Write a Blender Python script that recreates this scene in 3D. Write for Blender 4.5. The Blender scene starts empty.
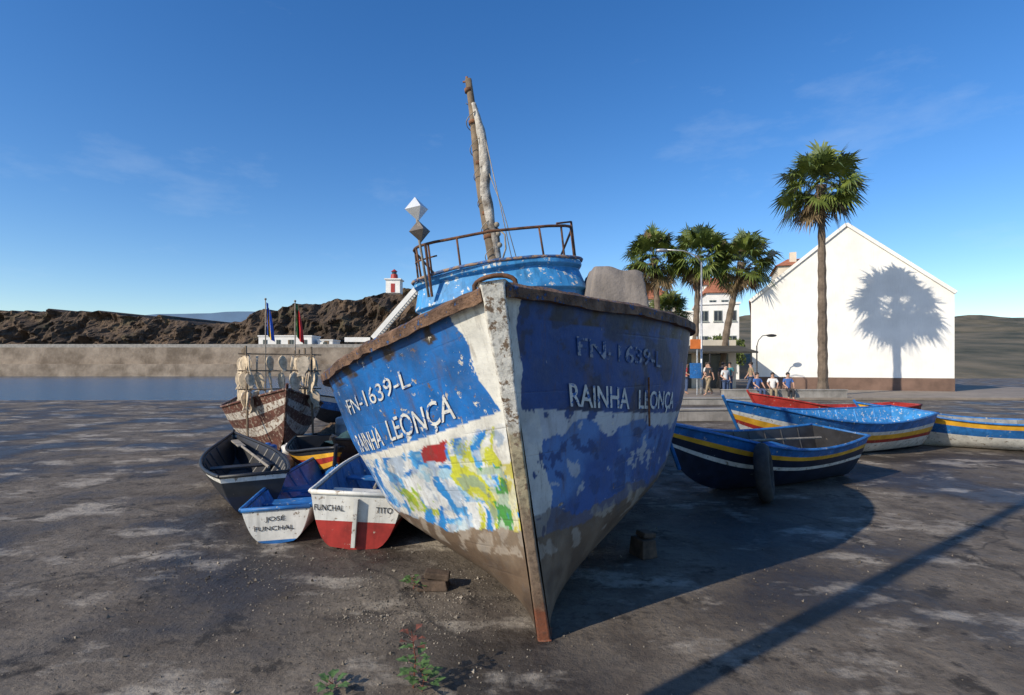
import bpy, bmesh, math, random
import numpy as np
from mathutils import Vector, Matrix, noise, Euler
random.seed(7)
scene=bpy.context.scene
COL=scene.collection
R=math.radians

# ---------------------------------------------------------------- materials
def mixc(nt,a,b,fac,blend='MIX'):
    n=nt.nodes.new('ShaderNodeMix'); n.data_type='RGBA'; n.blend_type=blend
    for sock,v in ((n.inputs[6],a),(n.inputs[7],b),(n.inputs[0],fac)):
        if hasattr(v,'links'): nt.links.new(v,sock)
        elif isinstance(v,(int,float)): sock.default_value=v
        else: sock.default_value=(v[0],v[1],v[2],1)
    return n.outputs[2]
def ramp(nt,src,lo,hi,a=0.0,b=1.0):
    n=nt.nodes.new('ShaderNodeMapRange'); n.inputs[1].default_value=lo;n.inputs[2].default_value=hi
    n.inputs[3].default_value=a;n.inputs[4].default_value=b; nt.links.new(src,n.inputs[0]); return n.outputs[0]
def tex(nt,coord,scale,detail=6,rough=.6,stretch=None):
    if stretch:
        m=nt.nodes.new('ShaderNodeMapping'); m.inputs['Scale'].default_value=stretch
        nt.links.new(coord,m.inputs[0]); coord=m.outputs[0]
    n=nt.nodes.new('ShaderNodeTexNoise'); n.inputs['Scale'].default_value=scale
    n.inputs['Detail'].default_value=detail; n.inputs['Roughness'].default_value=rough
    nt.links.new(coord,n.inputs['Vector']); return n.outputs['Fac']
def base(name,rough=.7,metal=0):
    m=bpy.data.materials.new(name); m.use_nodes=True; nt=m.node_tree
    b=nt.nodes['Principled BSDF']; b.inputs['Roughness'].default_value=rough; b.inputs['Metallic'].default_value=metal
    tc=nt.nodes.new('ShaderNodeTexCoord'); return m,nt,b,tc.outputs['Object']
def bump(nt,b,h,strength=.3,dist=.02):
    n=nt.nodes.new('ShaderNodeBump'); n.inputs['Strength'].default_value=strength; n.inputs['Distance'].default_value=dist
    nt.links.new(h,n.inputs['Height']); nt.links.new(n.outputs[0],b.inputs['Normal'])
def sc(c,k): return tuple(min(1,x*k) for x in c)
def M(name,col,rough=.7,var=.3,scale=5,bmp=.25,dist=.01,col2=None,metal=0,chip=None,chipcol=(.5,.47,.4),streak=0):
    m,nt,b,co=base(name,rough,metal)
    n1=tex(nt,co,scale); f=ramp(nt,n1,.35,.65)
    c=mixc(nt,sc(col,1-var),col2 or sc(col,1+var*.6),f)
    if streak:
        s=tex(nt,co,1,5,.6,(18,18,1.5)); c=mixc(nt,c,sc(col,.35),ramp(nt,s,.52,.72,0,streak))
    hsrc=tex(nt,co,scale*7)
    if chip:
        n2=tex(nt,co,scale*2.3,9,.7); cf=ramp(nt,n2,chip,chip+.02); c=mixc(nt,c,chipcol,cf)
        k=nt.nodes.new('ShaderNodeMath'); k.operation='SUBTRACT'; nt.links.new(hsrc,k.inputs[0]); nt.links.new(cf,k.inputs[1]); hsrc=k.outputs[0]
    nt.links.new(c,b.inputs['Base Color'])
    if bmp: bump(nt,b,hsrc,bmp,dist)
    return m

rust=M('rust',(.14,.06,.03),.85,.5,14,.5,.006,col2=(.24,.11,.05))
rustdark=M('rust_dark',(.07,.035,.022),.85,.5,14,.5,.006,col2=(.17,.075,.035))
wood=M('weathered_wood',(.20,.15,.10),.85,.4,9,.5,.006,streak=.6)
woodgrey=M('grey_wood',(.26,.23,.19),.9,.4,6,.5,.006,streak=.7)
whitep=M('white_paint_worn',(.66,.65,.60),.6,.18,6,.25,.004,chip=.59,chipcol=(.25,.2,.15),streak=.45)
bluep=M('blue_paint_worn',(.02,.14,.40),.5,.35,6,.25,.004,chip=.62,chipcol=(.45,.45,.4),streak=.5)
lblue=M('light_blue_paint',(.045,.25,.54),.5,.25,7,.25,.004,chip=.58,chipcol=(.6,.6,.56),streak=.6)
redp=M('red_paint_worn',(.36,.03,.022),.55,.35,6,.2,.004,chip=.63,chipcol=(.4,.32,.25),streak=.4)
yellowp=M('yellow_paint_worn',(.72,.38,.03),.55,.25,6,.2,.004,chip=.66)
blackp=M('black_paint_worn',(.02,.021,.025),.5,.4,6,.2,.004,chip=.66,chipcol=(.15,.13,.11))
navyp=M('navy_paint_worn',(.012,.018,.04),.5,.4,6,.2,.004,chip=.65,chipcol=(.2,.2,.19))
maroonp=M('maroon_paint_worn',(.10,.035,.022),.7,.4,6,.3,.006,chip=.55,chipcol=(.26,.20,.15))
oldwhite=M('old_peeling_white',(.50,.46,.40),.7,.3,6,.3,.006,chip=.53,chipcol=(.16,.10,.07),streak=.5)
greyint=M('grey_interior',(.20,.21,.21),.8,.4,6,.3,.006,chip=.6,chipcol=(.07,.06,.05))
tealt=M('dark_teal_canvas',(.02,.06,.065),.85,.4,4,.5,.03)
canvas=M('grey_brown_canvas',(.20,.175,.155),.9,.3,3,.6,.02)
metalm=M('galvanised_metal',(.45,.46,.47),.45,.25,8,.1,.003,metal=.6)
mirror=M('reflector_light',(.75,.77,.78),.35,.15,8,.05,.003,metal=.3)
mirrord=M('reflector_dull',(.16,.14,.12),.5,.4,9,.1,.003,metal=.4)
rubber=M('tyre_rubber',(.03,.028,.027),.85,.4,10,.4,.01)
ropem=M('rope',(.30,.26,.20),.9,.3,30,.3,.004)
netm=M('fishing_net',(.05,.07,.06),.95,.6,25,.9,.03,col2=(.14,.10,.06))
blackm=M('black_iron',(.02,.02,.022),.5,.3,8,.1,.003)
fishm=M('dried_fish_skin',(.58,.47,.33),.7,.4,12,.4,.006)
wallw=M('whitewashed_wall',(.78,.77,.73),.85,.10,.7,.15,.01,streak=.15)
wallc=M('cream_wall',(.62,.55,.44),.85,.12,.7,.15,.01)
roofm=M('terracotta_tiles',(.42,.15,.07),.85,.35,2.5,.6,.05)
glassd=M('dark_window_glass',(.03,.04,.05),.15,.2,2,0)
framem=M('window_frame_paint',(.30,.33,.30),.6,.2,4,0)
stonew=M('harbour_stone',(.22,.17,.125),.9,.35,.35,.6,.15,col2=(.33,.27,.21))
concw=M('old_concrete',(.30,.28,.25),.9,.3,2,.4,.02,streak=.3)
leafm=M('leaf_green',(.06,.11,.02),.6,.5,3,0,col2=(.13,.17,.035))
palmg=M('palm_green',(.055,.11,.02),.5,.5,2,0,col2=(.17,.21,.04))
palmd=M('dead_palm_brown',(.17,.12,.06),.85,.4,2,0)
trunkm=M('palm_trunk',(.15,.115,.085),.95,.4,3,.8,.05)
weedg=M('weed_green',(.05,.12,.03),.6,.4,30,0,col2=(.10,.18,.05))
weedr=M('weed_reddish',(.16,.05,.03),.6,.4,30,0)
pebm=M('pebble_debris',(.10,.08,.06),.95,.6,3,0,col2=(.30,.26,.21))
bluepl=M('blue_plastic',(.02,.10,.35),.4,.15,5,.05)
whitepl=M('white_plastic',(.6,.6,.58),.45,.15,5,.05)

# ---------------------------------------------------------------- builders
class MB:
    def __init__(s): s.v=[];s.f=[];s.m=[]
    def add(s,vs,fs,mi=0):
        o=len(s.v); s.v+= [tuple(v) for v in vs]
        for f in fs: s.f.append([o+i for i in f]); s.m.append(mi)
    def box(s,c,size,mi=0,rot=(0,0,0),taper=1.0):
        e=Euler(rot).to_matrix(); hx,hy,hz=[k/2 for k in size]; vs=[]
        for z in(-1,1):
            t=1 if z<0 else taper
            for x,y in((-1,-1),(1,-1),(1,1),(-1,1)): vs.append(Vector(c)+e@Vector((x*hx*t,y*hy*t,z*hz)))
        s.add(vs,[(3,2,1,0),(4,5,6,7),(0,1,5,4),(1,2,6,5),(2,3,7,6),(3,0,4,7)],mi)
    def tube(s,pts,r,n=8,mi=0,cap=True,sq=1.0):
        pts=[Vector(p) for p in pts]
        if not hasattr(r,'__len__'): r=[r]*len(pts)
        vs=[];prev=None
        for i,p in enumerate(pts):
            d=(pts[min(i+1,len(pts)-1)]-pts[max(i-1,0)]).normalized()
            if prev is None: a=Vector((0,0,1)) if abs(d.z)<.9 else Vector((1,0,0)); u=d.cross(a).normalized()
            else: u=(prev-d*prev.dot(d)).normalized()
            prev=u; w=d.cross(u)
            for k in range(n):
                t=2*math.pi*k/n; vs.append(p+(u*math.cos(t)+w*math.sin(t)*sq)*r[i])
        fs=[]
        for i in range(len(pts)-1):
            for k in range(n): fs.append((i*n+k,i*n+(k+1)%n,(i+1)*n+(k+1)%n,(i+1)*n+k))
        if cap: fs.append(tuple(reversed(range(n)))); fs.append(tuple((len(pts)-1)*n+k for k in range(n)))
        s.add(vs,fs,mi)
    def sph(s,c,r,mi=0,n=10,m=7,squash=(1,1,1),jit=0):
        vs=[];fs=[]
        for j in range(m+1):
            ph=math.pi*j/m
            for i in range(n):
                th=2*math.pi*i/n; d=Vector((math.sin(ph)*math.cos(th),math.sin(ph)*math.sin(th),math.cos(ph)))
                k=r*(1+jit*noise.noise(d*2+Vector(c))) 
                vs.append(Vector(c)+Vector((d.x*squash[0],d.y*squash[1],d.z*squash[2]))*k)
        for j in range(m):
            for i in range(n): fs.append((j*n+i,(j+1)*n+i,(j+1)*n+(i+1)%n,j*n+(i+1)%n))
        s.add(vs,fs,mi)
    def obj(s,name,mats,parent=None,loc=(0,0,0),rot=(0,0,0),smooth=False,bevel=0,**p):
        me=bpy.data.meshes.new(name); me.from_pydata(s.v,[],s.f); me.validate(clean_customdata=False)
        if len(me.polygons)==len(s.m): me.polygons.foreach_set('material_index',s.m)
        for m in (mats if isinstance(mats,(list,tuple)) else [mats]): me.materials.append(m)
        if smooth: me.polygons.foreach_set('use_smooth',[True]*len(me.polygons))
        me.update(); o=bpy.data.objects.new(name,me); COL.objects.link(o)
        o.location=loc;o.rotation_euler=rot
        if parent: o.parent=parent
        if bevel:
            b=o.modifiers.new('bevel','BEVEL'); b.width=bevel; b.segments=2; b.limit_method='ANGLE'
        for k,v in p.items(): o[k]=v
        return o
def empty(name,loc,rot=(0,0,0),**p):
    o=bpy.data.objects.new(name,None); o.empty_display_size=.2; COL.objects.link(o); o.location=loc;o.rotation_euler=rot
    for k,v in p.items(): o[k]=v
    return o
def text_geo(body,bold=.012,res=3):
    cu=bpy.data.curves.new('lettering','FONT'); cu.body=body; cu.offset=bold; cu.resolution_u=res
    o=bpy.data.objects.new('tmp',cu); COL.objects.link(o)
    dg=bpy.context.evaluated_depsgraph_get(); dg.update()
    me=bpy.data.meshes.new_from_object(o.evaluated_get(dg))
    vs=[v.co.copy() for v in me.vertices]; fs=[tuple(p.vertices) for p in me.polygons]
    bpy.data.objects.remove(o); bpy.data.meshes.remove(me)
    x0=min(v.x for v in vs);x1=max(v.x for v in vs)
    return [(v.x-x0,v.y/.72) for v in vs],fs,(x1-x0)
def flat_text(body,name,mat,parent,origin,xdir,zdir,height,width=None):
    vs,fs,w=text_geo(body); sx=(width/w) if width else height
    X=Vector(xdir).normalized();Z=Vector(zdir).normalized()
    mb=MB(); mb.add([Vector(origin)+X*(a*sx)+Z*(b*height) for a,b in vs],fs)
    return mb.obj(name,mat,parent)

# ================================================================ MAIN BOAT
TH=R(8)
boat=empty('fishing_boat',(0.20,3.50,0),(0,-TH,R(-.6)),label='large weathered blue and white wooden fishing boat beached on concrete',category='boat')
def stem_s(h): return -0.45*(max(h,0)/2.13)**1.3
_hs=[-1,0,.04,.12,.3,.55,1.2,1.85,2.3]; _bs=[.05,.05,.16,.58,1.14,1.48,1.72,1.83,1.90]
def Bh(h):
    return sum(np.interp(h+k,_hs,_bs) for k in (-.08,-.04,0,.04,.08))/5 if h>.08 else float(np.interp(h,_hs,_bs))
def bfun(u,h):
    L=float(np.interp(h,[0,.5,1,2.1],[2.9,2.75,2.75,2.8])); P=float(np.interp(h,[0,.5,1,2.1],[1.7,1.9,1.9,2.0]))
    b=.045+(Bh(h)-.045)*(1-(1-min(u/L,1))**P)
    if u>5.5: b*=1-.3*((u-5.5)/3.5)**2
    return b
def sheer(u): return 1.80+.33*(1-min(u/3,1))**2+(.25*((u-5)/4)**2 if u>5 else 0)
def hb(u): return 1.05+.41*(1-min(u/2.6,1))**2
def S(side,u,h): return Vector((side*bfun(u,h),stem_s(h)+u,h))
def Sn(side,u,h):
    a=S(side,u+.02,h)-S(side,max(u-.02,0),h); b=S(side,u,h+.02)-S(side,u,h-.02)
    n=a.cross(b).normalized()
    return n if n.x*side>0 else -n
def lerp(a,b,t): t=max(0,min(1,t)); return tuple(x+(y-x)*t for x,y in zip(a,b))
def N(x,y,z=0,s=1.0): return noise.fractal(Vector((x*s,y*s,z)),0.9,2.1,5)
WHT=(.70,.69,.63);RAW=(.135,.092,.060)
def paint(side,u,h,arc):
    n1=N(arc,h,3.1*side,2.2); n2=N(arc,h,9.7*side,6.0); b=hb(u)
    if side>0: blue=(.014,.066,.24)  # side away from the sun: shade painted in as a darker blue
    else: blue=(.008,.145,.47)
    chip=.02
    if h>b:
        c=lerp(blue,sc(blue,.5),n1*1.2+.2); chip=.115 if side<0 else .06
        if side<0 and h<b+.12: chip=.135
        if h>sheer(u)-.15: c=lerp(c,(.04,.03,.026),(n2+.35)*1.4 if side>0 else (n2-.02)*3)
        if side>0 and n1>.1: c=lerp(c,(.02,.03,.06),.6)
        top=(.33 if side<0 else .10); wd=top*max(0,(h-b)/(2.13-b))**.8+.03
        if arc<wd+.02*n2: c=WHT; chip=.08
        if side<0 and h<b+.035+.02*n2 and arc>.3: c=lerp(blue,(.03,.17,.5),.5)
        return c,chip
    lim=.60+.05*n1+.03*n2+.05*math.exp(-arc/.4)
    if side<0: lim+=.02
    if h<lim:
        c=lerp(RAW,(.22,.165,.115),(n1+.1)*1.5); c=lerp(c,(.05,.032,.022),(.34-h)*1.8+n2*.7)
        if n2>.25 and h>lim-.16: c=lerp(c,(.40,.35,.29),.6)
        return c,-.06
    t=(h-lim)/(b-lim)
    v=.5+.5*math.sin(arc*90+n1*30+h*20)
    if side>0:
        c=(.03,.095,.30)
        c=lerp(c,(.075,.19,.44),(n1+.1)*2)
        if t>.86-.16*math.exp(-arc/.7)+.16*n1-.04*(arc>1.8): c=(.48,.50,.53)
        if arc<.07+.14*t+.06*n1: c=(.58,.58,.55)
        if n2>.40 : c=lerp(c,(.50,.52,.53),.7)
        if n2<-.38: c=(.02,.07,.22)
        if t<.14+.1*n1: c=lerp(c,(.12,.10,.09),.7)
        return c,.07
    if t>.90+.03*n2: return WHT,.07
    w1=N(arc*1.0+h*.8,h*2.2-arc*.5,21,1.6); w2=N(arc*.9,h*2.0,33,2.3); w3=N(arc*3,h*1.0,41,2.6)
    c=(.08,.36,.72)
    if w1>.02: c=(.012,.20,.60)
    if w2>.10: c=(.72,.74,.74)
    if w2<-.26: c=(.38,.60,.74)
    if .50<arc<1.25 and .28<t+.14*w1+.1*w3<.62: c=(.74,.77,.78)
    if arc<.46+.1*w1 and w3+.35*(.40-arc)>.02: c=(.56,.58,.05)
    if .06<arc<.24 and t<.60 and w2>-.1: c=(.07,.30,.06)
    if arc<.08+.05*w1: c=(.60,.54,.12) if t<.6 else WHT
    if .95<arc<1.60 and .02<t+.2*w3<.42 and w1-w2>-.05: c=(.30,.46,.035)
    if .95<arc<1.3 and .06<t+.25*w2<.26: c=(.44,.50,.05)
    if arc>1.70 and w3>-.05: c=(.010,.17,.52)
    if arc>.7 and t<.10+.06*w3: c=(.70,.69,.64)
    if t>.76 and w3>.10: c=(.72,.73,.71)
    if w3<-.34: c=(.02,.25,.64)
    if n2>.22: c=lerp(c,(.70,.71,.68),.55)
    if n2<-.25: c=lerp(c,(.03,.20,.45),.45)
    c=lerp(c,sc(c,.75),v*.6)
    if .50<arc<.82 and .735+.02*n2<t<.925+.02*n2: c=(.34,.018,.02)
    return c,.06
NU,NR=320,180; LT=9.0
us=[LT*(i/(NU-1))**2.0 for i in range(NU)]
def hullmesh():
    V=[];F=[];C=[];CH=[];PL=[]
    for side in (1,-1):
        o=len(V)
        arcs=np.zeros(NR)
        for i,u in enumerate(us):
            for j in range(NR):
                r=j/(NR-1); h=r*sheer(u); p=S(side,u,h)
                if i: arcs[j]+= (p-V[o+(i-1)*NR+j]).length
                pl=(r*11.0+.10*noise.noise(Vector((u*1.5,r*11,side))))%1.0; g=min(pl,1-pl)
                # local wear of the seams: many stretches are filled and painted over
                g=g+max(0,noise.noise(Vector((u*1.8,r*9,side*5)))+.12)*.35
                PL.append(g)
                q=p+Vector((side*.006*noise.noise(Vector((u*2.2,h*3,side))),0,0)) if i>3 else p
                V.append(q.copy())
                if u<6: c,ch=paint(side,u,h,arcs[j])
                else: c,ch=((.02,.1,.35),.1) if h>1.1 else (RAW,.05)
                C.append(c);CH.append(ch)
        for i in range(NU-1):
            for j in range(NR-1):
                a=o+i*NR+j;b=o+(i+1)*NR+j
                F.append((a,b,b+1,a+1) if side>0 else (a,a+1,b+1,b))
    e=(NU-1)*NR; e2=NU*NR+e
    for j in range(NR-1): F.append((e+j,e2+j,e2+j+1,e+j+1))
    me=bpy.data.meshes.new('hull'); me.from_pydata([tuple(v) for v in V],[],F)
    ca=me.color_attributes.new('Col','FLOAT_COLOR','POINT')
    arr=np.ones((len(V),4),dtype=np.float32); arr[:,:3]=np.array(C); ca.data.foreach_set('color',arr.ravel())
    a=me.attributes.new('chip','FLOAT','POINT'); a.data.foreach_set('value',np.array(CH,dtype=np.float32))
    a=me.attributes.new('plank','FLOAT','POINT'); a.data.foreach_set('value',np.array(PL,dtype=np.float32))
    me.polygons.foreach_set('use_smooth',[True]*len(me.polygons)); me.update()
    return me
m,nt,bs,co=base('painted_hull',.5)
def attr(nt,name,out='Fac'):
    n=nt.nodes.new('ShaderNodeAttribute'); n.attribute_name=name; return n.outputs[out]
col=attr(nt,'Col','Color'); ch=attr(nt,'chip'); pl=attr(nt,'plank')
n1=tex(nt,co,11,10,.72); n1b=tex(nt,co,34,8,.7,(1,1,.5))
ad=nt.nodes.new('ShaderNodeMath');ad.operation='ADD';nt.links.new(n1,ad.inputs[0]);nt.links.new(ch,ad.inputs[1])
f1=ramp(nt,ad.outputs[0],.72,.735)
ad2=nt.nodes.new('ShaderNodeMath');ad2.operation='ADD';nt.links.new(n1b,ad2.inputs[0]);nt.links.new(ch,ad2.inputs[1])
f2=ramp(nt,ad2.outputs[0],.77,.79)
mx=nt.nodes.new('ShaderNodeMath');mx.operation='MAXIMUM';nt.links.new(f1,mx.inputs[0]);nt.links.new(f2,mx.inputs[1])
prim=mixc(nt,(.62,.6,.53),(.16,.10,.065),ramp(nt,tex(nt,co,5,4),.48,.56))
tone=tex(nt,co,3.5,6); c=mixc(nt,col,(0.02,.02,.02),ramp(nt,tone,.45,.75,0,.42))
fade=tex(nt,co,7,8,.7); c=mixc(nt,c,(.35,.38,.42),ramp(nt,fade,.54,.8,0,.14))
c=mixc(nt,c,prim,mx.outputs[0])
st=tex(nt,co,1,7,.65,(13,13,1.1)); c=mixc(nt,c,(.09,.05,.028),ramp(nt,st,.56,.74,0,.60))
st2=tex(nt,co,1,7,.7,(4,4,.7)); c=mixc(nt,c,(.10,.07,.045),ramp(nt,st2,.55,.70,0,.50))
gr=tex(nt,co,60,4); c=mixc(nt,c,(.05,.045,.04),ramp(nt,gr,.55,.8,0,.3))
gro=ramp(nt,pl,0,.05); c=mixc(nt,(.06,.045,.035),c,ramp(nt,pl,0,.03,.55,1))
nt.links.new(c,bs.inputs['Base Color'])
k=nt.nodes.new('ShaderNodeMath');k.operation='MULTIPLY_ADD';nt.links.new(gro,k.inputs[0]);k.inputs[1].default_value=.35;nt.links.new(tex(nt,co,22,8,.65),k.inputs[2])
k2=nt.nodes.new('ShaderNodeMath');k2.operation='SUBTRACT';nt.links.new(k.outputs[0],k2.inputs[0]);nt.links.new(mx.outputs[0],k2.inputs[1])
k3=nt.nodes.new('ShaderNodeMath');k3.operation='MULTIPLY_ADD';nt.links.new(tex(nt,co,2.5,3),k3.inputs[0]);k3.inputs[1].default_value=5;nt.links.new(k2.outputs[0],k3.inputs[2])
bump(nt,bs,k3.outputs[0],.5,.008); bs.inputs['Roughness'].default_value=.55
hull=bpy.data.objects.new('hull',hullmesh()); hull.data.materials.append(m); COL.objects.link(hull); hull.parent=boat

# stem post
mb=MB(); vs=[];n=40
for i in range(n):
    h=-.0+2.17*i/(n-1); w=float(np.interp(h,[0,.5,1.4,2.17],[.05,.040,.05,.085]))+.006*noise.noise(Vector((0,0,h*9))); y=stem_s(h)+.008*noise.noise(Vector((4,0,h*8)))
    vs+= [(-w,y+.10,h),(-w*.75,y-.055,h),(w*.75,y-.055,h),(w,y+.10,h)]
fs=[]
for i in range(n-1):
    for k in range(4): fs.append((i*4+k,i*4+(k+1)%4,(i+1)*4+(k+1)%4,(i+1)*4+k))
fs+=[(0,1,2,3),tuple((n-1)*4+k for k in (3,2,1,0))]
mb.add(vs,fs)
ms,nts,bss,cos=base('stem_paint',.7)
sp=nts.nodes.new('ShaderNodeSeparateXYZ'); nts.links.new(cos,sp.inputs[0])
wn=tex(nts,cos,8,9,.7)
zz=nts.nodes.new('ShaderNodeMath');zz.operation='MULTIPLY_ADD';nts.links.new(wn,zz.inputs[0]);zz.inputs[1].default_value=.5;nts.links.new(sp.outputs[2],zz.inputs[2])
cc=mixc(nts,(.12,.07,.042),(.22,.16,.11),ramp(nts,zz.outputs[0],.35,.8))
cc=mixc(nts,cc,(.36,.31,.20),ramp(nts,zz.outputs[0],1.0,1.2))
cc=mixc(nts,cc,(.68,.66,.59),ramp(nts,zz.outputs[0],1.50,1.65))
cc=mixc(nts,cc,(.20,.14,.09),ramp(nts,tex(nts,cos,17,9,.7),.54,.58))
cc=mixc(nts,(.17,.055,.025),cc,ramp(nts,zz.outputs[0],.40,.50))
cc=mixc(nts,cc,(.05,.03,.02),ramp(nts,tex(nts,cos,30,6,.7),.48,.68,0,.7))
nts.links.new(cc,bss.inputs['Base Color']); bump(nts,bss,wn,.8,.015)
mb.obj('stem',ms,boat,bevel=.008)
# gunwale cap
mb=MB()
for side in (1,-1):
    vs=[];m_=140
    for i in range(m_):
        u=LT*(i/(m_-1))**1.7; z=sheer(u); wob=.016*noise.noise(Vector((u*3,side,0)))+.010*noise.noise(Vector((u*13,side,4)))
        b=bfun(u,z); y=stem_s(z)+u
        tn=Vector((bfun(u+.03,z)-b,.03)).normalized(); nx,ny=tn.y,-tn.x
        for off,dz in ((.04+wob,-.055+wob),(.048+wob,.008),(.02,.03+wob),(-.10,.025),(-.10,-.03)):
            x_=b+nx*off
            vs.append((side*max(x_,.0),y+ny*off,z+dz))
    k=5;fs=[]
    for i in range(m_-1):
        for q in range(k):
            f=(i*k+q,i*k+(q+1)%k,(i+1)*k+(q+1)%k,(i+1)*k+q); fs.append(f if side<0 else f[::-1])
    fs.append(tuple(range(k)))
    mb.add(vs,fs)
mb.obj('gunwale',M('rusty_gunwale',(.10,.05,.03),.85,.5,7,.9,.02,col2=(.24,.14,.085),chip=.58,chipcol=(.04,.10,.25),streak=.5),boat)
# deck
mb=MB();vs=[];m_=60
for i in range(m_):
    u=LT*(i/(m_-1))**1.5; z=sheer(u); b=bfun(u,z); bi=max(b-.06,.005); y=stem_s(z)+u+.03
    vs+=[(-bi,y,z),(-bi,y,z-.2),(bi,y,z-.2),(bi,y,z)]
fs=[]
for i in range(m_-1):
    for q in range(3): fs.append((i*4+q,i*4+q+1,(i+1)*4+q+1,(i+1)*4+q))
mb.add(vs,fs); mb.obj('deck',woodgrey,boat)
# lettering wrapped to the hull
arcT={}
def u_at(h,arc):
    key=round(h,2)
    if key not in arcT:
        t=[0.];pp=S(1,0,key)
        for i in range(1,400):
            q=S(1,i*.01,key); t.append(t[-1]+(q-pp).length); pp=q
        arcT[key]=t
    return float(np.interp(arc,arcT[key],[i*.01 for i in range(400)]))
lett=M('faded_white_lettering',(.62,.62,.58),.7,.2,8,.2,.003,chip=.55,chipcol=(.02,.12,.38))
lettd=M('very_faded_lettering',(.26,.29,.35),.7,.2,8,.2,.003,chip=.48,chipcol=(.02,.07,.22))
def hull_text(body,side,a0,a1,off,height,mat,bold=.014):
    vs,fs,w=text_geo(body,bold); k=(a1-a0)/w; P=[]
    for a,b in vs:
        x=a*k; arc=a0+x if side>0 else a1-x
        wob=.010*noise.noise(Vector((x*3.3,side*2,len(body))))
        u=u_at(1.4,arc); h=hb(u)+off+wob+b*height
        P.append(S(side,u,h)+Sn(side,u,h)*.009)
    mb=MB(); mb.add(P,fs); mb.obj('lettering',mat,boat)
hull_text('RAINHA',1,.42,1.08,.03,.15,lett)
hull_text('LEONÇA',1,1.22,1.98,.035,.14,lett)
hull_text('FN-1639-L',1,.52,1.60,.36,.12,lettd)
hull_text('RAINHA',-1,1.40,2.10,.035,.155,lett)
hull_text('LEONÇA',-1,.40,1.26,.05,.165,lett,.006)
hull_text('FN-1639-L',-1,.78,1.95,.36,.13,lett,.0)
mb=MB()
mb.tube([S(1,.95,hb(.95)+.27)+Sn(1,.95,1.5)*.02,S(1,.98,hb(.95)-.1)+Sn(1,.98,1.2)*.03],.008,6); mb.obj('iron_strap',rust,boat)
# cabin: boxy shelter with a gently bowed front
def foot(w,y0,y1,n=20,p=4.2,D=.42):
    pts=[]
    for i in range(n+1):
        t=math.pi*i/n; cx=-math.cos(t); cy=math.sin(t)
        x=math.copysign(abs(cx)**(2/p),cx)*w; y=y0+D-(abs(cy)**(2/p))*D*.55-D*.45*(1-(x/w)**2)
        pts.append((x,y))
    pts.append((w,y1));pts.append((-w,y1)); return pts
levels=[(1.5,.86,1.50),(2.28,.82,1.64),(2.33,.82,1.65),(2.36,.85,1.62),(2.56,.80,1.70),(2.59,.83,1.66),(2.63,.83,1.66),(2.66,.76,1.76)]
vs=[];fs=[]
for z,w,y0 in levels: vs+=[(x+.008*noise.noise(Vector((x*3,y*3,z*4))),y+.03*noise.noise(Vector((x*3,y*3,z*4+9))),z+.07*math.cos(x*1.5)-.03+.016*noise.noise(Vector((x*4,z,7)))) for x,y in foot(w,y0,4.6)]
k=23
mb=MB()
for i in range(len(levels)-1):
    for q in range(k):fs.append((i*k+q,i*k+(q+1)%k,(i+1)*k+(q+1)%k,(i+1)*k+q))
fs.append(tuple((len(levels)-1)*k+q for q in range(k)))
mb.add(vs,fs)
cab=mb.obj('cabin',lblue,boat,bevel=.01)
mb=MB(); pts=[(x,y,2.63+.07*math.cos(x*1.5)-.01) for x,y in foot(.84,1.65,4.6)[:21]]
mb.tube(pts,.016,6); mb.obj('cabin_trim',M('dull_trim',(.04,.10,.25),.7,.5,9,.3,.005,chip=.5,chipcol=(.3,.2,.13)),boat,smooth=True)
# railing
mb=MB(); f=foot(.79,1.70,4.2)[:21]
def rw(x,y): return .012*noise.noise(Vector((x*4,y*4,1)))
pts=[(x,y,2.97+rw(x,y)) for x,y in f]+[(.79,3.6,2.97)]; pts=[(-.79,3.6,2.97)]+pts
mb.tube(pts,.014,6)
pts2=[(x,y,2.84) for x,y,_ in pts[1:9]]; mb.tube(pts2,.008,6)
for i in (1,4,7,10,13,16,19,21): x,y,z_=pts[i]; mb.tube([(x+.01*math.sin(i*5),y,2.64),(x,y,z_)],.011,6)
mb.tube([(.79,2.1,2.66),(.80,2.1,3.05)],.013,6); mb.tube([(.62,1.75,2.97),(.80,2.1,3.05)],.010,6)
mb.obj('railing',rustdark,boat,smooth=True)
# iron loop on foredeck
mb=MB(); A_=.135
pts=[(-A_,.12,1.95),(-A_,.12,2.22)]+[(-A_*math.cos(t),.12,2.24+.06*math.sin(t)) for t in np.linspace(.2,math.pi-.2,9)]+[(A_,.12,2.22),(A_,.12,1.95)]
mb.tube(pts,.016,8); mb.obj('mooring_loop',rustdark,boat,smooth=True)
# mast
mst=empty('mast',(0,0,0)); mst.parent=boat
mb=MB(); zs=np.linspace(2.6,4.84,24)
mb.tube([(-.04+.014*math.sin(z*3),2.55,z) for z in zs],[.066-.030*(z-2.6)/2.26 for z in zs],10)
for z in (3.1,3.35,3.9,4.35,4.7): mb.tube([(-.04,2.55,z),(-.04,2.55,z+.04)],.070-.026*(z-2.6)/2.2,10,1)
mb.tube([(-.09,2.55,4.82),(.01,2.55,4.82)],.010,6,1); mb.tube([(-.04,2.55,4.8),(-.04,2.55,4.87)],.015,6,1)
mb.obj('pole',[wood,rust],mst,smooth=True)
mb=MB(); zs=np.linspace(2.85,4.55,60); pts=[];rr=[]
for z in zs:
    t=(z-2.85)/1.7; pts.append((.012+.02*math.sin(z*5)+.015*noise.noise(Vector((0,0,z*4))),2.49,z))
    rr.append(.020+.034*math.sin(math.pi*min(1,t*1.0))**.7+.014*noise.noise(Vector((3,0,z*7))))
mb.tube(pts,rr,14)
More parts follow.
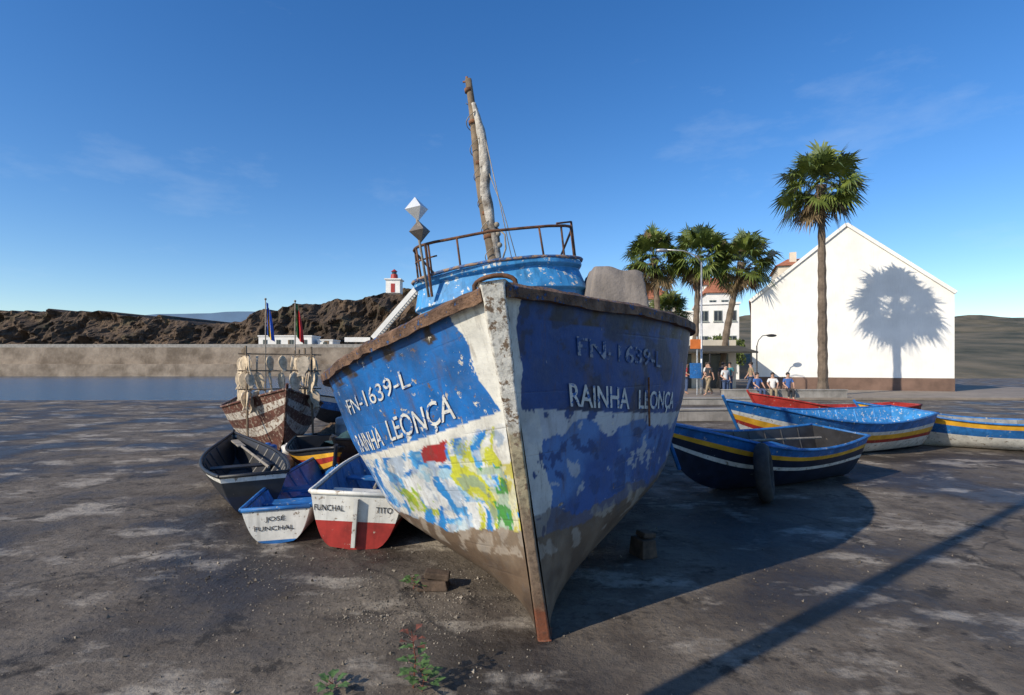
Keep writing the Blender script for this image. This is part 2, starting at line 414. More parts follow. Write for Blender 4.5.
for v in range(len(mb.v)):
    x,y,z=mb.v[v]; d=.014*noise.noise(Vector((x*45,y*45,z*2.5))); mb.v[v]=(x+d,y+d,z)
mb.obj('furled_sail',M('stained_sailcloth',(.24,.20,.16),.95,.4,5,.7,.02,col2=(.70,.67,.60),streak=.7),mst,smooth=True)
mb=MB(); pts=[(-.04+.072*math.cos(a),2.52+.07*math.sin(a),z) for a,z in zip(np.linspace(0,40,240),np.linspace(2.75,4.6,240))]
mb.tube(pts,.005,4)
mb.tube([(.06,2.48,4.25),(.11,2.40,3.6),(.17,2.3,2.75)],.005,5); mb.tube([(.0,2.48,4.0),(.14,2.42,3.4),(.22,2.4,2.8)],.005,5)
mb.tube([(.05,2.5,3.2),(.13,2.45,3.1),(.12,2.45,2.95),(.07,2.5,2.85)],.01,5)
for z in (3.12,3.22,3.0): mb.sph((.06,2.47,z),.03,0,8,6)
mb.tube([(-.04,2.55,4.82),(-.1,3.6,3.8),(-.15,4.6,2.75)],.005,5)
mb.obj('rigging',ropem,mst,smooth=True)
# radar reflector
rr_=empty('radar_reflector',(-.66,1.72,2.45)); rr_.parent=boat
mb=MB(); mb.tube([(0,0,0),(-.015,0,.55),(0,0,.92)],.013,6); mb.obj('pole',woodgrey,rr_,smooth=True)
mb=MB(); mb.tube([(.03,0,.0),(.035,0,.50)],.014,6); mb.obj('bracket',rustdark,rr_)
for z,mm,sz in ((.83,mirror,.115),(.62,mirrord,.105)):
    mb=MB(); a=sz
    V=[(a*math.cos(t),a*math.sin(t),z) for t in (.5,.5+math.pi/2,.5+math.pi,.5+1.5*math.pi)]+[(0,0,z+a),(0,0,z-a)]
    F=[(0,1,4),(1,2,4),(2,3,4),(3,0,4),(1,0,5),(2,1,5),(3,2,5),(0,3,5)]
    mb.add(V,F); mb.obj('reflector_panel',mm,rr_)
# tarp bundle on deck
mb=MB(); G=40; vs=[];fs=[]
for j in range(G):
    for i in range(G):
        a=i/(G-1)*2-1;b=j/(G-1)*2-1; e=max(abs(a),abs(b))
        side_=max(0,(e-.74)/.26)
        z=.66*(1-side_**1.3)+.03*noise.noise(Vector((a*2,b*2,0)))-.03*a
        fold=.035*side_*noise.noise(Vector((a*5,b*5,8)))
        k_=1+.10*side_+fold
        vs.append((a*.285*k_,b*.46*k_,z))
for j in range(G-1):
    for i in range(G-1): fs.append((j*G+i,j*G+i+1,(j+1)*G+i+1,(j+1)*G+i))
mb.add(vs,fs); mb.obj('tarpaulin_cover',canvas,None,(.93,5.35,1.90),(0,TH*.3,0),smooth=True,label='grey-brown canvas tarpaulin draped over gear on the boat deck',category='tarpaulin')
# timber chocks
for i,(x,y,s) in enumerate(((-.60,4.28,(.24,.18,.07)),(1.17,5.0,(.16,.22,.16)),(.24,6.2,(.5,.25,.10)))):
    mb=MB(); mb.box((0,0,s[2]/2),s,taper=.85); mb.box((.03,0,s[2]+.028),(s[0]*.8,s[1]*.6,.05),rot=(0,.12,0))
    mb.obj('timber_chock',M('dark_timber',(.09,.06,.04),.9,.5,9,.6,.01),None,(x,y,0),(0,0,.4*i),bevel=.01,label='rough timber chock propping the hull on the concrete',category='wooden block',group='timber chocks under the hull')

# ================================================================ SMALL BOATS
def small_boat(loc,head,L,B,H,bands,label,inner,gun,tilt=0,tr=.7,texts=(),group='small boats pulled up on the slipway',seats=(.3,.55),rud=False,name='rowing_boat',ful=.42,rise=.55):
    root=empty(name,loc,(0,tilt,head),label=label,category='boat',group=group)
    def shp(t):
        if t<.45: return tr+(1-tr)*math.sin(math.pi/2*t/.45)
        return max(1-((t-.45)/.55)**2.3,0)
    def sh(t): return H*(1+rise*max(0,(t-.4)/.6)**2+.12*max(0,(.4-t)/.4)**2)
    def kl(t): return H*.55*max(0,(t-.72)/.28)**2.2
    def P(side,t,r,ins=0):
        e=ful+(.97-ful)*max(0,(t-.5)/.5); b=max(B/2*shp(t)*(.10+.90*r**e)-ins,.006)
        return Vector((side*b,-L/2+L*t+ .10*L*r*max(0,(t-.8)/.2)**2,kl(t)+(sh(t)-kl(t))*r))
    rows=sorted(set([0,.04,.1,.2,.3,.45,.6,.75,.9,1]+[b[0] for b in bands])); T=[i/30 for i in range(31)]
    mats=[];mb=MB()
    for b in bands:
        if b[1] not in mats: mats.append(b[1])
    def band(r):
        c=bands[0][1]
        for lo,mm in bands:
            if r>=lo: c=mm
        return mats.index(c)
    nr=len(rows)
    for side in(1,-1):
        vs=[P(side,t,r) for t in T for r in rows]
        for i in range(30):
            for j in range(nr-1):
                a=i*nr+j;f=(a,a+nr,a+nr+1,a+1); f=f if side>0 else f[::-1]
                mb.add([vs[q] for q in f],[(0,1,2,3)],band((rows[j]+rows[j+1])/2))
    for j in range(nr-1):
        a,b,c,d=P(-1,0,rows[j]),P(1,0,rows[j]),P(1,0,rows[j+1]),P(-1,0,rows[j+1]); mb.add([a,b,c,d],[(0,1,2,3)],band((rows[j]+rows[j+1])/2))
    o=mb.obj('hull',mats,root)
    bm=bmesh.new();bm.from_mesh(o.data);bmesh.ops.remove_doubles(bm,verts=bm.verts,dist=.0005);bm.to_mesh(o.data);bm.free()
    for p in o.data.polygons: p.use_smooth=abs(p.normal.y)<.97
    mb=MB(); rin=[1,.8,.6,.4,.25]
    vs=[]
    for t in T:
        t2=.01+t*.96
        for r in rin: vs.append(P(-1,t2,r,.03))
        for r in reversed(rin): vs.append(P(1,t2,r,.03))
    k=10;fs=[]
    for i in range(30):
        for q in range(k-1): fs.append((i*k+q,(i+1)*k+q,(i+1)*k+q+1,i*k+q+1))
    fs.append(tuple(range(k))); mb.add(vs,fs); mb.obj('interior',inner,root)
    mb=MB()
    for side in(1,-1): mb.tube([P(side,t,1)+Vector((side*.004,0,.006)) for t in T],.022,6)
    mb.tube([P(-1,0,1),P(1,0,1)],.022,6); mb.obj('gunwale',gun,root,smooth=True)
    mb=MB()
    for q in range(1,9):
        t=q*.1
        pr=[P(-1,t,r,.032) for r in (.98,.7,.45,.26)]+[P(1,t,r,.032) for r in (.26,.45,.7,.98)]
        mb.tube(pr,.012,4)
    mb.obj('rib',inner,root)
    mb=MB(); mb.tube([P(1,1,r)*1.0-Vector((P(1,1,r).x,-.01,0)) for r in (0,.3,.6,.8,1,1.12)],.026,6); mb.obj('stem',gun,root)
    for t in seats:
        w=abs(P(1,t,.7).x)*2-.05; mb=MB(); mb.box((0,-L/2+L*t,H*.72),(w,.2,.025)); mb.obj('seat',gun if t==seats[0] else inner,root,bevel=.004)
    if rud:
        mb=MB(); mb.box((0,-L/2-.03,H*.55),(.035,.05,H*.95)); mb.obj('rudder_post',gun,root)
    for body,x,z,h,w,mm in texts:
        flat_text(body,'lettering',mm,root,(x,-L/2-.006,z),(1,0,0),(0,0,1),h,w)
    return root
dark=M('dark_lettering',(.03,.03,.035),.7,.2,8,0)
W,Bl,Rd,Ye,Bk,Nv,Mr=whitep,bluep,redp,yellowp,blackp,navyp,maroonp
small_boat((-1.56,6.60,0),R(4),2.9,1.00,.46,[(0,Rd),(.50,W)],'small white boat with red bottom and stern lettering on slipway',bluep,W,tr=.84,tilt=R(4),ful=.24,rise=.35,
   texts=[('FUNCHAL',-.38,.35,.055,.27,dark),('TITO',.18,.35,.055,.15,dark)],rud=True)
small_boat((-2.44,6.62,0),R(9),2.6,.78,.30,[(0,Bl),(.10,W)],'small white boat with blue gunwale and dark stern lettering',bluep,Bl,tr=.80,tilt=R(-2),ful=.28,rise=.45,
   texts=[('JOSÉ',-.10,.22,.042,.18,dark),('FUNCHAL',-.20,.13,.042,.36,dark)])
small_boat((-3.65,7.6,0),R(30),3.0,1.0,.42,[(0,Nv),(.5,Bk),(.85,W)],'dark hulled rowing boat with white top strake',blackp,Bk,tr=.7,rise=.4)
small_boat((-2.95,8.7,0),R(205),2.6,1.0,.40,[(0,Bk),(.4,Ye),(.55,Rd),(.72,Ye),(.85,Bk)],'black rowing boat with red and yellow stripes',blackp,Bk,tr=.6)
small_boat((-2.05,9.4,0),R(170),3.2,1.3,.45,[(0,Nv),(.6,Bk)],'dark rowing boat under a teal canvas cover',greyint,Bk,tr=.6)
small_boat((-4.7,17.0,0),R(150),3.4,1.3,.6,[(0,Bk),(.5,Bl),(.8,W)],'small dark blue boat near the water edge',greyint,Bk,tr=.6)
small_boat((3.62,8.05,0),R(116),3.2,1.30,.62,[(0,Nv),(.50,W),(.58,Nv),(.74,Ye),(.83,Bl)],'dark navy rowing boat with yellow and white stripes',blackp,Bl,tr=.7,tilt=R(-5))
small_boat((6.22,10.9,0),R(110),4.4,1.6,.70,[(0,Nv),(.12,W),(.42,Rd),(.52,Ye),(.66,W),(.76,Bl)],'white rowing boat with yellow, red and blue stripes',lblue,Bl,tr=.6,tilt=R(-5))
small_boat((7.95,13.7,0),R(97),3.8,1.4,.66,[(0,Rd)],'plain red rowing boat with dark red gunwale',redp,Rd,tr=.6)
small_boat((9.6,11.5,0),R(60),3.6,1.4,.55,[(0,W),(.5,Bl),(.8,Ye)],'white, blue and yellow rowing boat',greyint,Bl,tr=.6)
ob=small_boat((-4.90,11.5,0),R(208),4.0,1.9,.86,[(0,Mr),(.36,oldwhite),(.52,Mr),(.70,oldwhite),(.84,Mr)],'old peeling white and maroon boat carrying racks of drying fish',wood,maroonp,tr=.6,name='old_boat',rise=.5)
def oar(loc,rot,label):
    mb=MB(); mb.tube([(0,-1.0,0),(0,.7,0)],.018,8); mb.box((0,1.0,0),(.11,.62,.018)); mb.obj('oar',woodgrey,None,loc,rot,bevel=.004,label=label,category='oar')
oar((-1.50,6.7,.50),(R(3),R(5),R(6)),'wooden oar lying along the seats of a white boat')
oar((-3.6,7.75,.47),(R(2),0,R(36)),'wooden oar lying inside a dark boat')
oar((3.75,8.1,.62),(R(1),0,R(112)),'wooden oar lying inside a navy boat')
mb=MB();vs=[];G=24
for j in range(G):
    for i in range(G):
        a=i/(G-1)*2-1;b=j/(G-1)*2-1
        vs.append((a*.62,b*1.1,.20*(1-a*a)*(1-.4*b*b)+.10*noise.noise(Vector((a*3,b*4,2)))+.04*noise.noise(Vector((a*9,b*9,2)))-.1*max(0,abs(a)-.8)*5))
mb.add(vs,[(j*G+i,j*G+i+1,(j+1)*G+i+1,(j+1)*G+i) for j in range(G-1) for i in range(G-1)])
mb.obj('canvas_cover',tealt,None,(-2.10,9.1,.52),(0,0,R(-8)),smooth=True,label='dark teal canvas draped over a rowing boat',category='tarpaulin')
def netpile(loc,r,label,mat=netm):
    mb=MB(); vs=[];G=30
    for j in range(G):
        for i in range(G):
            a=i/(G-1)*2-1;b=j/(G-1)*2-1; e=min(1,math.hypot(a,b)); z=(1-e**1.6)*.42+.20*noise.fractal(Vector((a*3+loc[0],b*3,0)),.7,2,5)*(1-e**4)
            vs.append((a*r,b*r,max(z*r,-.01)))
    mb.add(vs,[(j*G+i,j*G+i+1,(j+1)*G+i+1,(j+1)*G+i) for j in range(G-1) for i in range(G-1)])
    mb.obj('net_pile',mat,None,loc,smooth=True,label=label,category='fishing net')
netpile((-3.35,11.6,0),.55,'heap of dark fishing net on the slipway')
netpile((-2.5,8.1,.0),.35,'small heap of dark net between the boats')
netpile((-4.3,14.2,0),.6,'heap of brown net by the water',M('brown_net',(.14,.09,.05),.95,.6,25,.9,.03))
netpile((-2.9,12.4,0),.6,'heap of dark rope and net behind the boats')
# drying rack + fish
RY=R(28); RP=(-4.90,11.5,.62)
rack=empty('drying_rack',RP,(0,0,RY),label='timber rack of poles for drying fish on the old boat',category='rack')
for y in(-1.5,-.5,.5,1.4):
    for x in(-.55,.55):
        mb=MB(); mb.tube([(x,y,-.2),(x+.02*y,y,1.42)],.022,6); mb.obj('post',wood,rack)
for z in (.62,.95,1.25):
    for x in(-.55,.55):
        mb=MB(); mb.tube([(x,-1.7,z),(x,1.6,z+.03)],.014,6); mb.obj('crossbar',wood,rack)
    mb=MB(); mb.tube([(-.7,-1.5,z+.03),(.7,-1.5,z+.02)],.014,6); mb.obj('crossbar',wood,rack)
mb=MB(); out=[(0,0),(.06,-.03),(.10,-.12),(.09,-.22),(.05,-.31),(.08,-.38),(0,-.35),(-.08,-.38),(-.05,-.31),(-.09,-.22),(-.10,-.12),(-.06,-.03)]
mb.add([(x,.012,z) for x,z in out]+[(x,-.012-(.02 if abs(x)<.03 else 0),z) for x,z in out],[tuple(range(12)),tuple(reversed(range(12,24)))]+[(i,12+i,12+(i+1)%12,(i+1)%12) for i in range(12)])
fish0=None
Mw=Matrix.Translation(RP)@Matrix.Rotation(RY,4,'Z')
spots=[(x,-1.6+kx*.25,z) for z in(.62,.95,1.25) for x in(-.55,.55) for kx in range(13)]+[(-.6+kx*.2,-1.5,z) for z in(.62,.95,1.25) for kx in range(7)]
for x,y,z in spots:
    if random.random()<.12: continue
    p=Mw@Vector((x,y+random.uniform(-.07,.07),z)); rot=(random.uniform(-.2,.2),random.uniform(-.25,.25),RY+R(90)+random.uniform(-1.4,1.4))
    if fish0 is None: fish0=mb.obj('dried_fish',fishm,None,p,rot); o=fish0
    else: o=fish0.copy(); COL.objects.link(o); o.location=p;o.rotation_euler=rot
    s_=random.uniform(.70,1.10); o.scale=(s_,s_,s_)
    o['label']='split dried fish hanging from a timber rack'; o['category']='fish'; o['group']='dried fish hanging on the rack'
# tyre
mb=MB(); Rm,rm=.27,.095;vs=[];a_,b_=48,12
for i in range(a_):
    t=2*math.pi*i/a_
    for j in range(b_):
        p=2*math.pi*j/b_; q=Rm+rm*math.cos(p)*(1+.07*(i%2)*(math.cos(p)>.3)); vs.append((q*math.cos(t),rm*.95*math.sin(p),q*math.sin(t)+Rm+rm))
mb.add(vs,[(i*b_+j,i*b_+(j+1)%b_,((i+1)%a_)*b_+(j+1)%b_,((i+1)%a_)*b_+j) for i in range(a_) for j in range(b_)])
mb.obj('tyre',rubber,None,(3.17,6.95,0),(R(-6),0,R(62)),smooth=True,label='old black rubber tyre leaning against a boat hull',category='tyre')
def drum(loc,r,h,mat,label):
    mb=MB(); prof=[(0,0),(r*.95,0),(r,.02),(r,h*.3),(r*1.04,h*.33),(r,h*.36),(r,h*.66),(r*1.04,h*.69),(r,h*.72),(r*.97,h*.95),(r*.7,h),(r*.3,h),(r*.3,h+.03),(0,h+.03)]
    n=18;vs=[(q*math.cos(2*math.pi*i/n),q*math.sin(2*math.pi*i/n),z) for q,z in prof for i in range(n)]
    mb.add(vs,[(j*n+i,j*n+(i+1)%n,(j+1)*n+(i+1)%n,(j+1)*n+i) for j in range(len(prof)-1) for i in range(n)])
    mb.obj('plastic_drum',mat,None,loc,smooth=True,label=label,category='container')
drum((-4.05,9.3,0),.14,.38,bluepl,'small blue plastic drum standing beside boats')
drum((-3.76,9.4,0),.11,.36,whitepl,'small white plastic container beside boats')
drum((-3.9,12.9,0),.16,.5,whitepl,'white plastic drum standing on the slipway')
def crate(loc,rz,mat,label):
    mb=MB(); w,d,h=.5,.35,.26
    for i in range(4):
        z=.03+i*.065
        for y in(-d/2,d/2): mb.box((0,y,z),(w,.015,.05))
        for x in(-w/2,w/2): mb.box((x,0,z),(.015,d-.02,.05))
    for x in(-w/2+.02,w/2-.02):
        for y in(-d/2+.02,d/2-.02): mb.box((x,y,.13),(.03,.03,.25))
    mb.box((0,0,.012),(w-.03,d-.03,.012)); mb.obj('fish_crate',mat,None,loc,(0,0,rz),label=label,category='crate')
crate((-3.0,10.6,0),.4,wood,'slatted wooden fish crate on the slipway'); crate((-3.6,13.6,0),1.1,bluepl,'slatted blue fish crate on the slipway'); crate((6.6,15.4,0),.3,wood,'slatted wooden crate near red boat')
crate((-3.25,10.1,0),1.0,whitepl,'slatted white fish crate on the slipway')

# ================================================================ SETTING
# ground
mg,ng,bg,cg=base('slipway_concrete',.85)
a1=tex(ng,cg,.55,6,.6); a2=tex(ng,cg,2.2,8,.65); a3=tex(ng,cg,14,8,.7); a4=tex(ng,cg,70,4,.7)
c=mixc(ng,(.080,.063,.048),(.19,.158,.122),ramp(ng,a2,.38,.62))
c=mixc(ng,c,(.034,.026,.020),ramp(ng,a1,.46,.56,0,.88))
a5=tex(ng,cg,.85,8,.66,(1.0,1.5,1)); c=mixc(ng,c,(.34,.30,.245),ramp(ng,a5,.54,.62,0,.85))
a6=tex(ng,cg,2.3,7,.7); c=mixc(ng,c,(.022,.017,.013),ramp(ng,a6,.56,.62,0,.88))
c=mixc(ng,c,(.028,.021,.016),ramp(ng,a3,.50,.68,0,.6)); c=mixc(ng,c,(.36,.32,.27),ramp(ng,a4,.62,.78,0,.35))
vor=ng.nodes.new('ShaderNodeTexVoronoi'); vor.feature='DISTANCE_TO_EDGE'; vor.inputs['Scale'].default_value=.38
nd=ng.nodes.new('ShaderNodeMix'); nd.data_type='VECTOR'
wn_=ng.nodes.new('ShaderNodeTexNoise'); wn_.inputs['Scale'].default_value=1.6; wn_.inputs['Detail'].default_value=6; ng.links.new(cg,wn_.inputs['Vector'])
ng.links.new(cg,nd.inputs[4]); ng.links.new(wn_.outputs['Color'],nd.inputs[5]); nd.inputs[0].default_value=.35
ng.links.new(nd.outputs[1],vor.inputs['Vector'])
c=mixc(ng,(.02,.016,.013),c,ramp(ng,vor.outputs[0],0,.007,.3,1))
ng.links.new(c,bg.inputs['Base Color'])
rr=ramp(ng,a1,.46,.60,.92,.42); ng.links.new(rr,bg.inputs['Roughness'])
hh=ng.nodes.new('ShaderNodeMath');hh.operation='MULTIPLY_ADD';ng.links.new(a2,hh.inputs[0]);hh.inputs[1].default_value=2.0;ng.links.new(a3,hh.inputs[2]); bump(ng,bg,hh.outputs[0],.7,.035)
mb=MB()
mb.add([(-300,-300,0),(900,-300,0),(900,27,0),(-4,27,0),(-4,2500,0),(900,2500,0),(-300,27,0)],[(0,1,2,3,6),(3,2,5,4)])
mb.add([(-300,27,0),(-4,27,0),(-4,27,-1.6),(-300,27,-1.6),(-4,2500,0),(-4,2500,-1.6)],[(3,2,1,0),(2,5,4,1)])
mb.obj('ground',mg,kind='structure')
# sea
msea,nsea,bsea,csea=base('sea_water',.15)
bsea.inputs['Base Color'].default_value=(.010,.06,.12,1); bump(nsea,bsea,tex(nsea,csea,1.2,5,.6,(1,2,1)),.7,.2)
mb=MB(); mb.add([(-6000,27.0,-.5),(-4,27.0,-.5),(-4,9000,-.5),(-6000,9000,-.5)],[(0,1,2,3)]); mb.obj('sea',msea,kind='structure')
# distant hazy headland
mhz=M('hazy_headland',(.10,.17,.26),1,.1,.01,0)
mb=MB(); xs=np.linspace(-4200,-900,40);vs=[]
for x in xs:
    h=330+40*noise.noise(Vector((x*.002,0,0)))+ 12*noise.noise(Vector((x*.01,3,0))); h*=min(1,max(0,(-x-900)/450))
    vs+=[(x,3300,-2),(x,3300+h*.8,h),(x,5200,-2)]
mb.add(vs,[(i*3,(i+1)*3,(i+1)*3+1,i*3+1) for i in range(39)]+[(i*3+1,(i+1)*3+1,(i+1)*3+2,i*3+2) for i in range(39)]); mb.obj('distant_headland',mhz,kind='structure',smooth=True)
# cliff
mcl,ncl,bcl,ccl=base('cliff_rock',.95)
q1=tex(ncl,ccl,.10,9,.7,(1,1,.6)); q2=tex(ncl,ccl,.5,9,.7,(1.6,1,.5))
c=mixc(ncl,(.050,.034,.023),(.17,.115,.074),ramp(ncl,q1,.38,.62)); c=mixc(ncl,c,(.024,.018,.014),ramp(ncl,q2,.48,.62,0,.8)); c=mixc(ncl,c,(.08,.085,.035),ramp(ncl,tex(ncl,ccl,.2,6),.56,.66,0,.4))
ncl.links.new(c,bcl.inputs['Base Color']); bump(ncl,bcl,q2,1.0,1.5)
prof=[(-250,312),(100,312),(225,326),(245,321),(262,311),(300,306),(335,300),(352,303),(375,296),(390,291),(425,289),(470,300),(560,345)]
mb=MB();nx,nz=400,40;vs=[]
for i in range(nx):
    px=-250+810*i/(nx-1); x=(px-512)*.268; zt=1.7+(365-np.interp(px,[p[0] for p in prof],[p[1] for p in prof]))*.268
    zt+=1.1*noise.fractal(Vector((x*.2,0,0)),.7,2,5)
    for j in range(nz):
        r=j/(nz-1); z=-2+(zt+2)*r
        p=Vector((x*.09,0,z*.12)); d=5*noise.ridged_multi_fractal(p,.9,2.1,5,1,2)-5+2*noise.fractal(Vector((x*.5,9,z*.4)),.8,2,4)
        y=140+r*9-d*1.1*(1-.5*r)
        vs.append((x,y,z))
    vs.append((x,215,zt+1.5))
k=nz+1
mb.add(vs,[(i*k+j,(i+1)*k+j,(i+1)*k+j+1,i*k+j+1) for i in range(nx-1) for j in range(nz)]); mb.obj('cliff',mcl,kind='structure')
# quay wall
mb=MB(); mb.box((-92,112,1.55),(176,4,7.3)); mb.box((-92,110.3,5.45),(176,.6,.7),1); mb.box((-92,109.4,.4),(176,1.4,3.0),0)
mb.obj('harbour_wall',[stonew,concw],None,bevel=.05,label='tan stone harbour wall along the water below the cliff',category='wall')
mb=MB(); mb.box((-85,124,1.3),(162,20,7.0)); mb.obj('quay',stonew,kind='structure')
# stairway with white parapet
mb=MB(); mb.box((-25.3,121,13.0),(14.5,.8,1.0),rot=(0,-R(49),0)); mb.box((-25.3,123.6,13.0),(14.5,.4,1.0),rot=(0,-R(49),0)) 
for i in range(22): mb.box((-30+i*.45+.4,122.2,8.3+i*.5),(.5,2.0,.25),1)
mb.box((-33.5,121.5,7.2),(5.5,.6,1.0))
mb.obj('stairway',[wallw,concw],None,label='white walled stairway climbing the dark cliff',category='stairs')
# houses
def windows(root,lst,y=0,w=.9,h=1.2):
    for x,z in lst:
        mb=MB(); mb.box((x,y-.03,z),(w,.06,h),0); mb.box((x,y-.05,z),(w*.86,.06,h*.88),1); mb.box((x,y-.07,z),(.05,.06,h*.9),0); mb.box((x,y-.06,z-h/2-.05),(w*1.15,.14,.08),0)
        mb.obj('window',[framem,glassd],root)
def house(x0,x1,y0,dep,zb,zt,wall,roof,label,win=(2,2),name='house',rise=1.6,rz=0):
    w=x1-x0; root=empty(name,((x0+x1)/2,y0,zb),(0,0,rz),label=label,category='house'); H=zt-zb
    mb=MB(); mb.box((0,dep/2,H/2),(w,dep,H)); mb.obj('wall',wall,root)
    mb=MB()
    if roof=='flat':
        mb.box((0,dep/2,H+.12),(w+.3,dep+.3,.24)); mb.obj('roof',wallw,root)
    else:
        o=.35; vs=[(-w/2-o,-o,H+.003),(w/2+o,-o,H+.003),(w/2+o,dep+o,H+.003),(-w/2-o,dep+o,H+.003),(-w/4,dep/2,H+rise),(w/4,dep/2,H+rise)]
        mb.add(vs,[(0,1,5,4),(1,2,5),(2,3,4,5),(3,0,4),(3,2,1,0)]); mb.obj('roof',roofm,root)
    nx_,nz_=win
    windows(root,[(-w/2+w*(i+.5)/nx_,H*(j+.55)/nz_) for i in range(nx_) for j in range(nz_)])
    mb=MB(); mb.box((w*.1,-.02,1.05),(1,.08,2.1)); mb.obj('door',wood,root); return root
house(20.6,25.0,62,6,0,8.4,wallw,'flat','white three storey house with flat roof',(3,3),rz=R(-14))
house(15.4,19.4,66,6,0,9.4,wallc,'hip','cream house with terracotta roof among palms',(2,3))
house(29.5,34.5,90,7,2,14.6,wallw,'hip','white hillside house with terracotta roof',(3,3),rz=R(-20))
house(26.5,29.6,76,7,1,11.5,wallw,'hip','tall white house with orange tiled roof',(2,3),rz=R(-10))
house(20.5,26.5,100,7,4,15.2,wallc,'hip','cream hillside house with terracotta roof',(3,3))
house(24.5,31,84,7,3,9.6,wallw,'flat','low white hillside house',(3,2))
tan=house(34.5,41,72,9,0,14.6,wallc,'hip','tan house with terracotta roof and chimney',(3,4),rz=R(-20))
house(-52.5,-41.5,116,5,4.8,7.6,wallw,'flat','small white building on the quay below the cliff',(4,1))
house(-40.6,-37.5,117,5,4.8,6.8,wallw,'flat','small white shed on the quay',(1,1))
mb=MB(); mb.box((-1.2,2.5,15.6),(.8,.8,2.2)); mb.obj('chimney',wallc,tan)
# hill
mhl=M('hillside_scrub',(.07,.075,.035),.95,.5,.08,.8,.5,col2=(.16,.13,.08))
mb=MB();vs=[];G=40
for j in range(G):
    for i in range(G):
        x=6+i*8.0;y=68+j*8.0; e=min(1,max(0,(x-8)/25)); vs.append((x,y,-.3+e*(y-68)*.11*(1+.15*noise.noise(Vector((x*.03,y*.03,0))))))
mb.add(vs,[(j*G+i,j*G+i+1,(j+1)*G+i+1,(j+1)*G+i) for j in range(G-1) for i in range(G-1)]); mb.obj('hill',mhl,kind='structure',smooth=True)
# warehouse
wh=empty('warehouse',(21.35,35.75,0),(0,0,R(-23.5)),label='large plain white gabled building beside the slipway',category='building')
mb=MB(); w=5.6; vs=[(-w,0,0),(w,0,0),(w,0,6.0),(0,0,10.6),(-w,0,6.0)]; mb.add(vs+[(a,b+16,c) for a,b,c in vs],[(0,1,2,3,4),(9,8,7,6,5),(0,5,6,1),(1,6,7,2),(0,4,9,5)]); mb.obj('wall',wallw,wh)
sl=math.atan2(4.6,5.6)
mb=MB()
for s in(1,-1): mb.box((s*2.86,8.05,8.36),(7.4,15.9,.10),rot=(0,s*sl,0))
mb.obj('roof',[roofm],wh)
mb=MB()
for s in(1,-1): mb.box((s*2.83,-.02,8.36),(7.34,.22,.2),rot=(0,s*sl,0))
mb.obj('verge',wallw,wh)
mb=MB(); mb.box((0,-.03,.45),(2*w+.02,.06,.9)); mb.obj('plinth',M('brown_plinth',(.16,.10,.075),.9,.3,1,.1),wh)
# lighthouse
lh=empty('lighthouse',(-26.9,128,18.0),label='small white lighthouse with red lantern on the cliff top',category='lighthouse')
mb=MB(); mb.box((0,0,1.5),(3.2,3.2,3.0)); mb.box((0,0,3.1),(3.8,3.8,.25)); mb.obj('wall',wallw,lh)
mb=MB(); mb.tube([(0,0,3.2),(0,0,4.4)],[.9,.75],12); mb.obj('tower',redp,lh)
mb=MB(); mb.tube([(0,0,4.4),(0,0,5.0)],.55,12); mb.obj('lantern',glassd,lh)
mb=MB(); mb.tube([(0,0,5.0),(0,0,5.2),(0,0,5.6)],[.75,.55,.05],12); mb.obj('lantern_roof',redp,lh)
mb=MB(); mb.box((0,-1.63,1.1),(.9,.08,2.0)); mb.obj('door',redp,lh)
# cafe
ks=empty('cafe',(11.2,36,0),label='low cafe building with dark awning and open front',category='building')
mb=MB(); mb.box((0,4,1.7),(8,4,3.4)); mb.obj('wall',wallc,ks)
mb=MB(); mb.box((0,.6,2.75),(8.4,3.2,.1),rot=(R(9),0,0)); mb.obj('awning',M('dark_brown_awning',(.05,.045,.035),.8,.3,2,.1),ks)
for x in(-3.8,-1.2,1.2,3.8):
    mb=MB(); mb.tube([(x,-.9,0),(x,-.9,2.45)],.05,8); mb.obj('post',blackm,ks)
for x in(-2.5,0,2.5):
    mb=MB(); mb.box((x,1.96,1.25),(1.9,.06,2.4)); mb.obj('door',glassd,ks)  # dark panels stand in for the shade inside the open front
for (x,y,l,rz,h) in ((6.8,17.2,4.6,.10,.32),(13.3,27.4,6.0,0,.45),(9.0,24.0,5.0,.05,.25)):
    mb=MB(); mb.box((0,0,h/2),(l,.4,h)); mb.box((0,0,h+.03),(l+.06,.46,.06))
    mb.obj('low_wall',concw,None,(x,y,0),(0,0,rz),bevel=.015,label='low grey concrete wall at the edge of the slipway',category='wall')
mb=MB(); mb.box((16,44.5,.06),(40,35,.12)); mb.obj('pavement',M('pale_paving',(.24,.20,.16),.9,.25,1.2,.2),kind='structure',bevel=.02)
# street lamps
def lamp(loc,H,arm,rz,r=.06,label='tall grey street lamp with curved arm',mat=metalm):
    root=empty('street_lamp',loc,(0,0,rz),label=label,category='street lamp')
    mb=MB(); mb.tube([(0,0,0),(0,0,.9),(0,0,1.0),(0,0,H)],[r*1.7,r*1.5,r,r*.7],10); mb.obj('post',mat,root,smooth=True)
    if arm:
        mb=MB(); mb.tube([(0,0,H-.02),(-arm*.15,0,H+.35),(-arm*.5,0,H+.62),(-arm,0,H+.68)],r*.55,8); mb.obj('arm',mat,root,smooth=True)
        mb=MB(); mb.sph((-arm-.22,0,H+.64),.3,0,12,8,(1.1,.55,.32)); mb.obj('lamp_head',mat,root,smooth=True)
    else:
        mb=MB(); mb.sph((0,0,H+.18),.2); mb.obj('lamp_head',mat,root,smooth=True)
    return root
lamp((10.15,30,0),7.2,1.9,0)
lamp((15.3,35.0,0),2.9,.7,R(180),.05,'short black street lamp with curved arm beside white wall',blackm)
lamp((-2.6,.42,0),8.2,0,0,.085,'grey lamp post standing on the concrete behind the viewer')
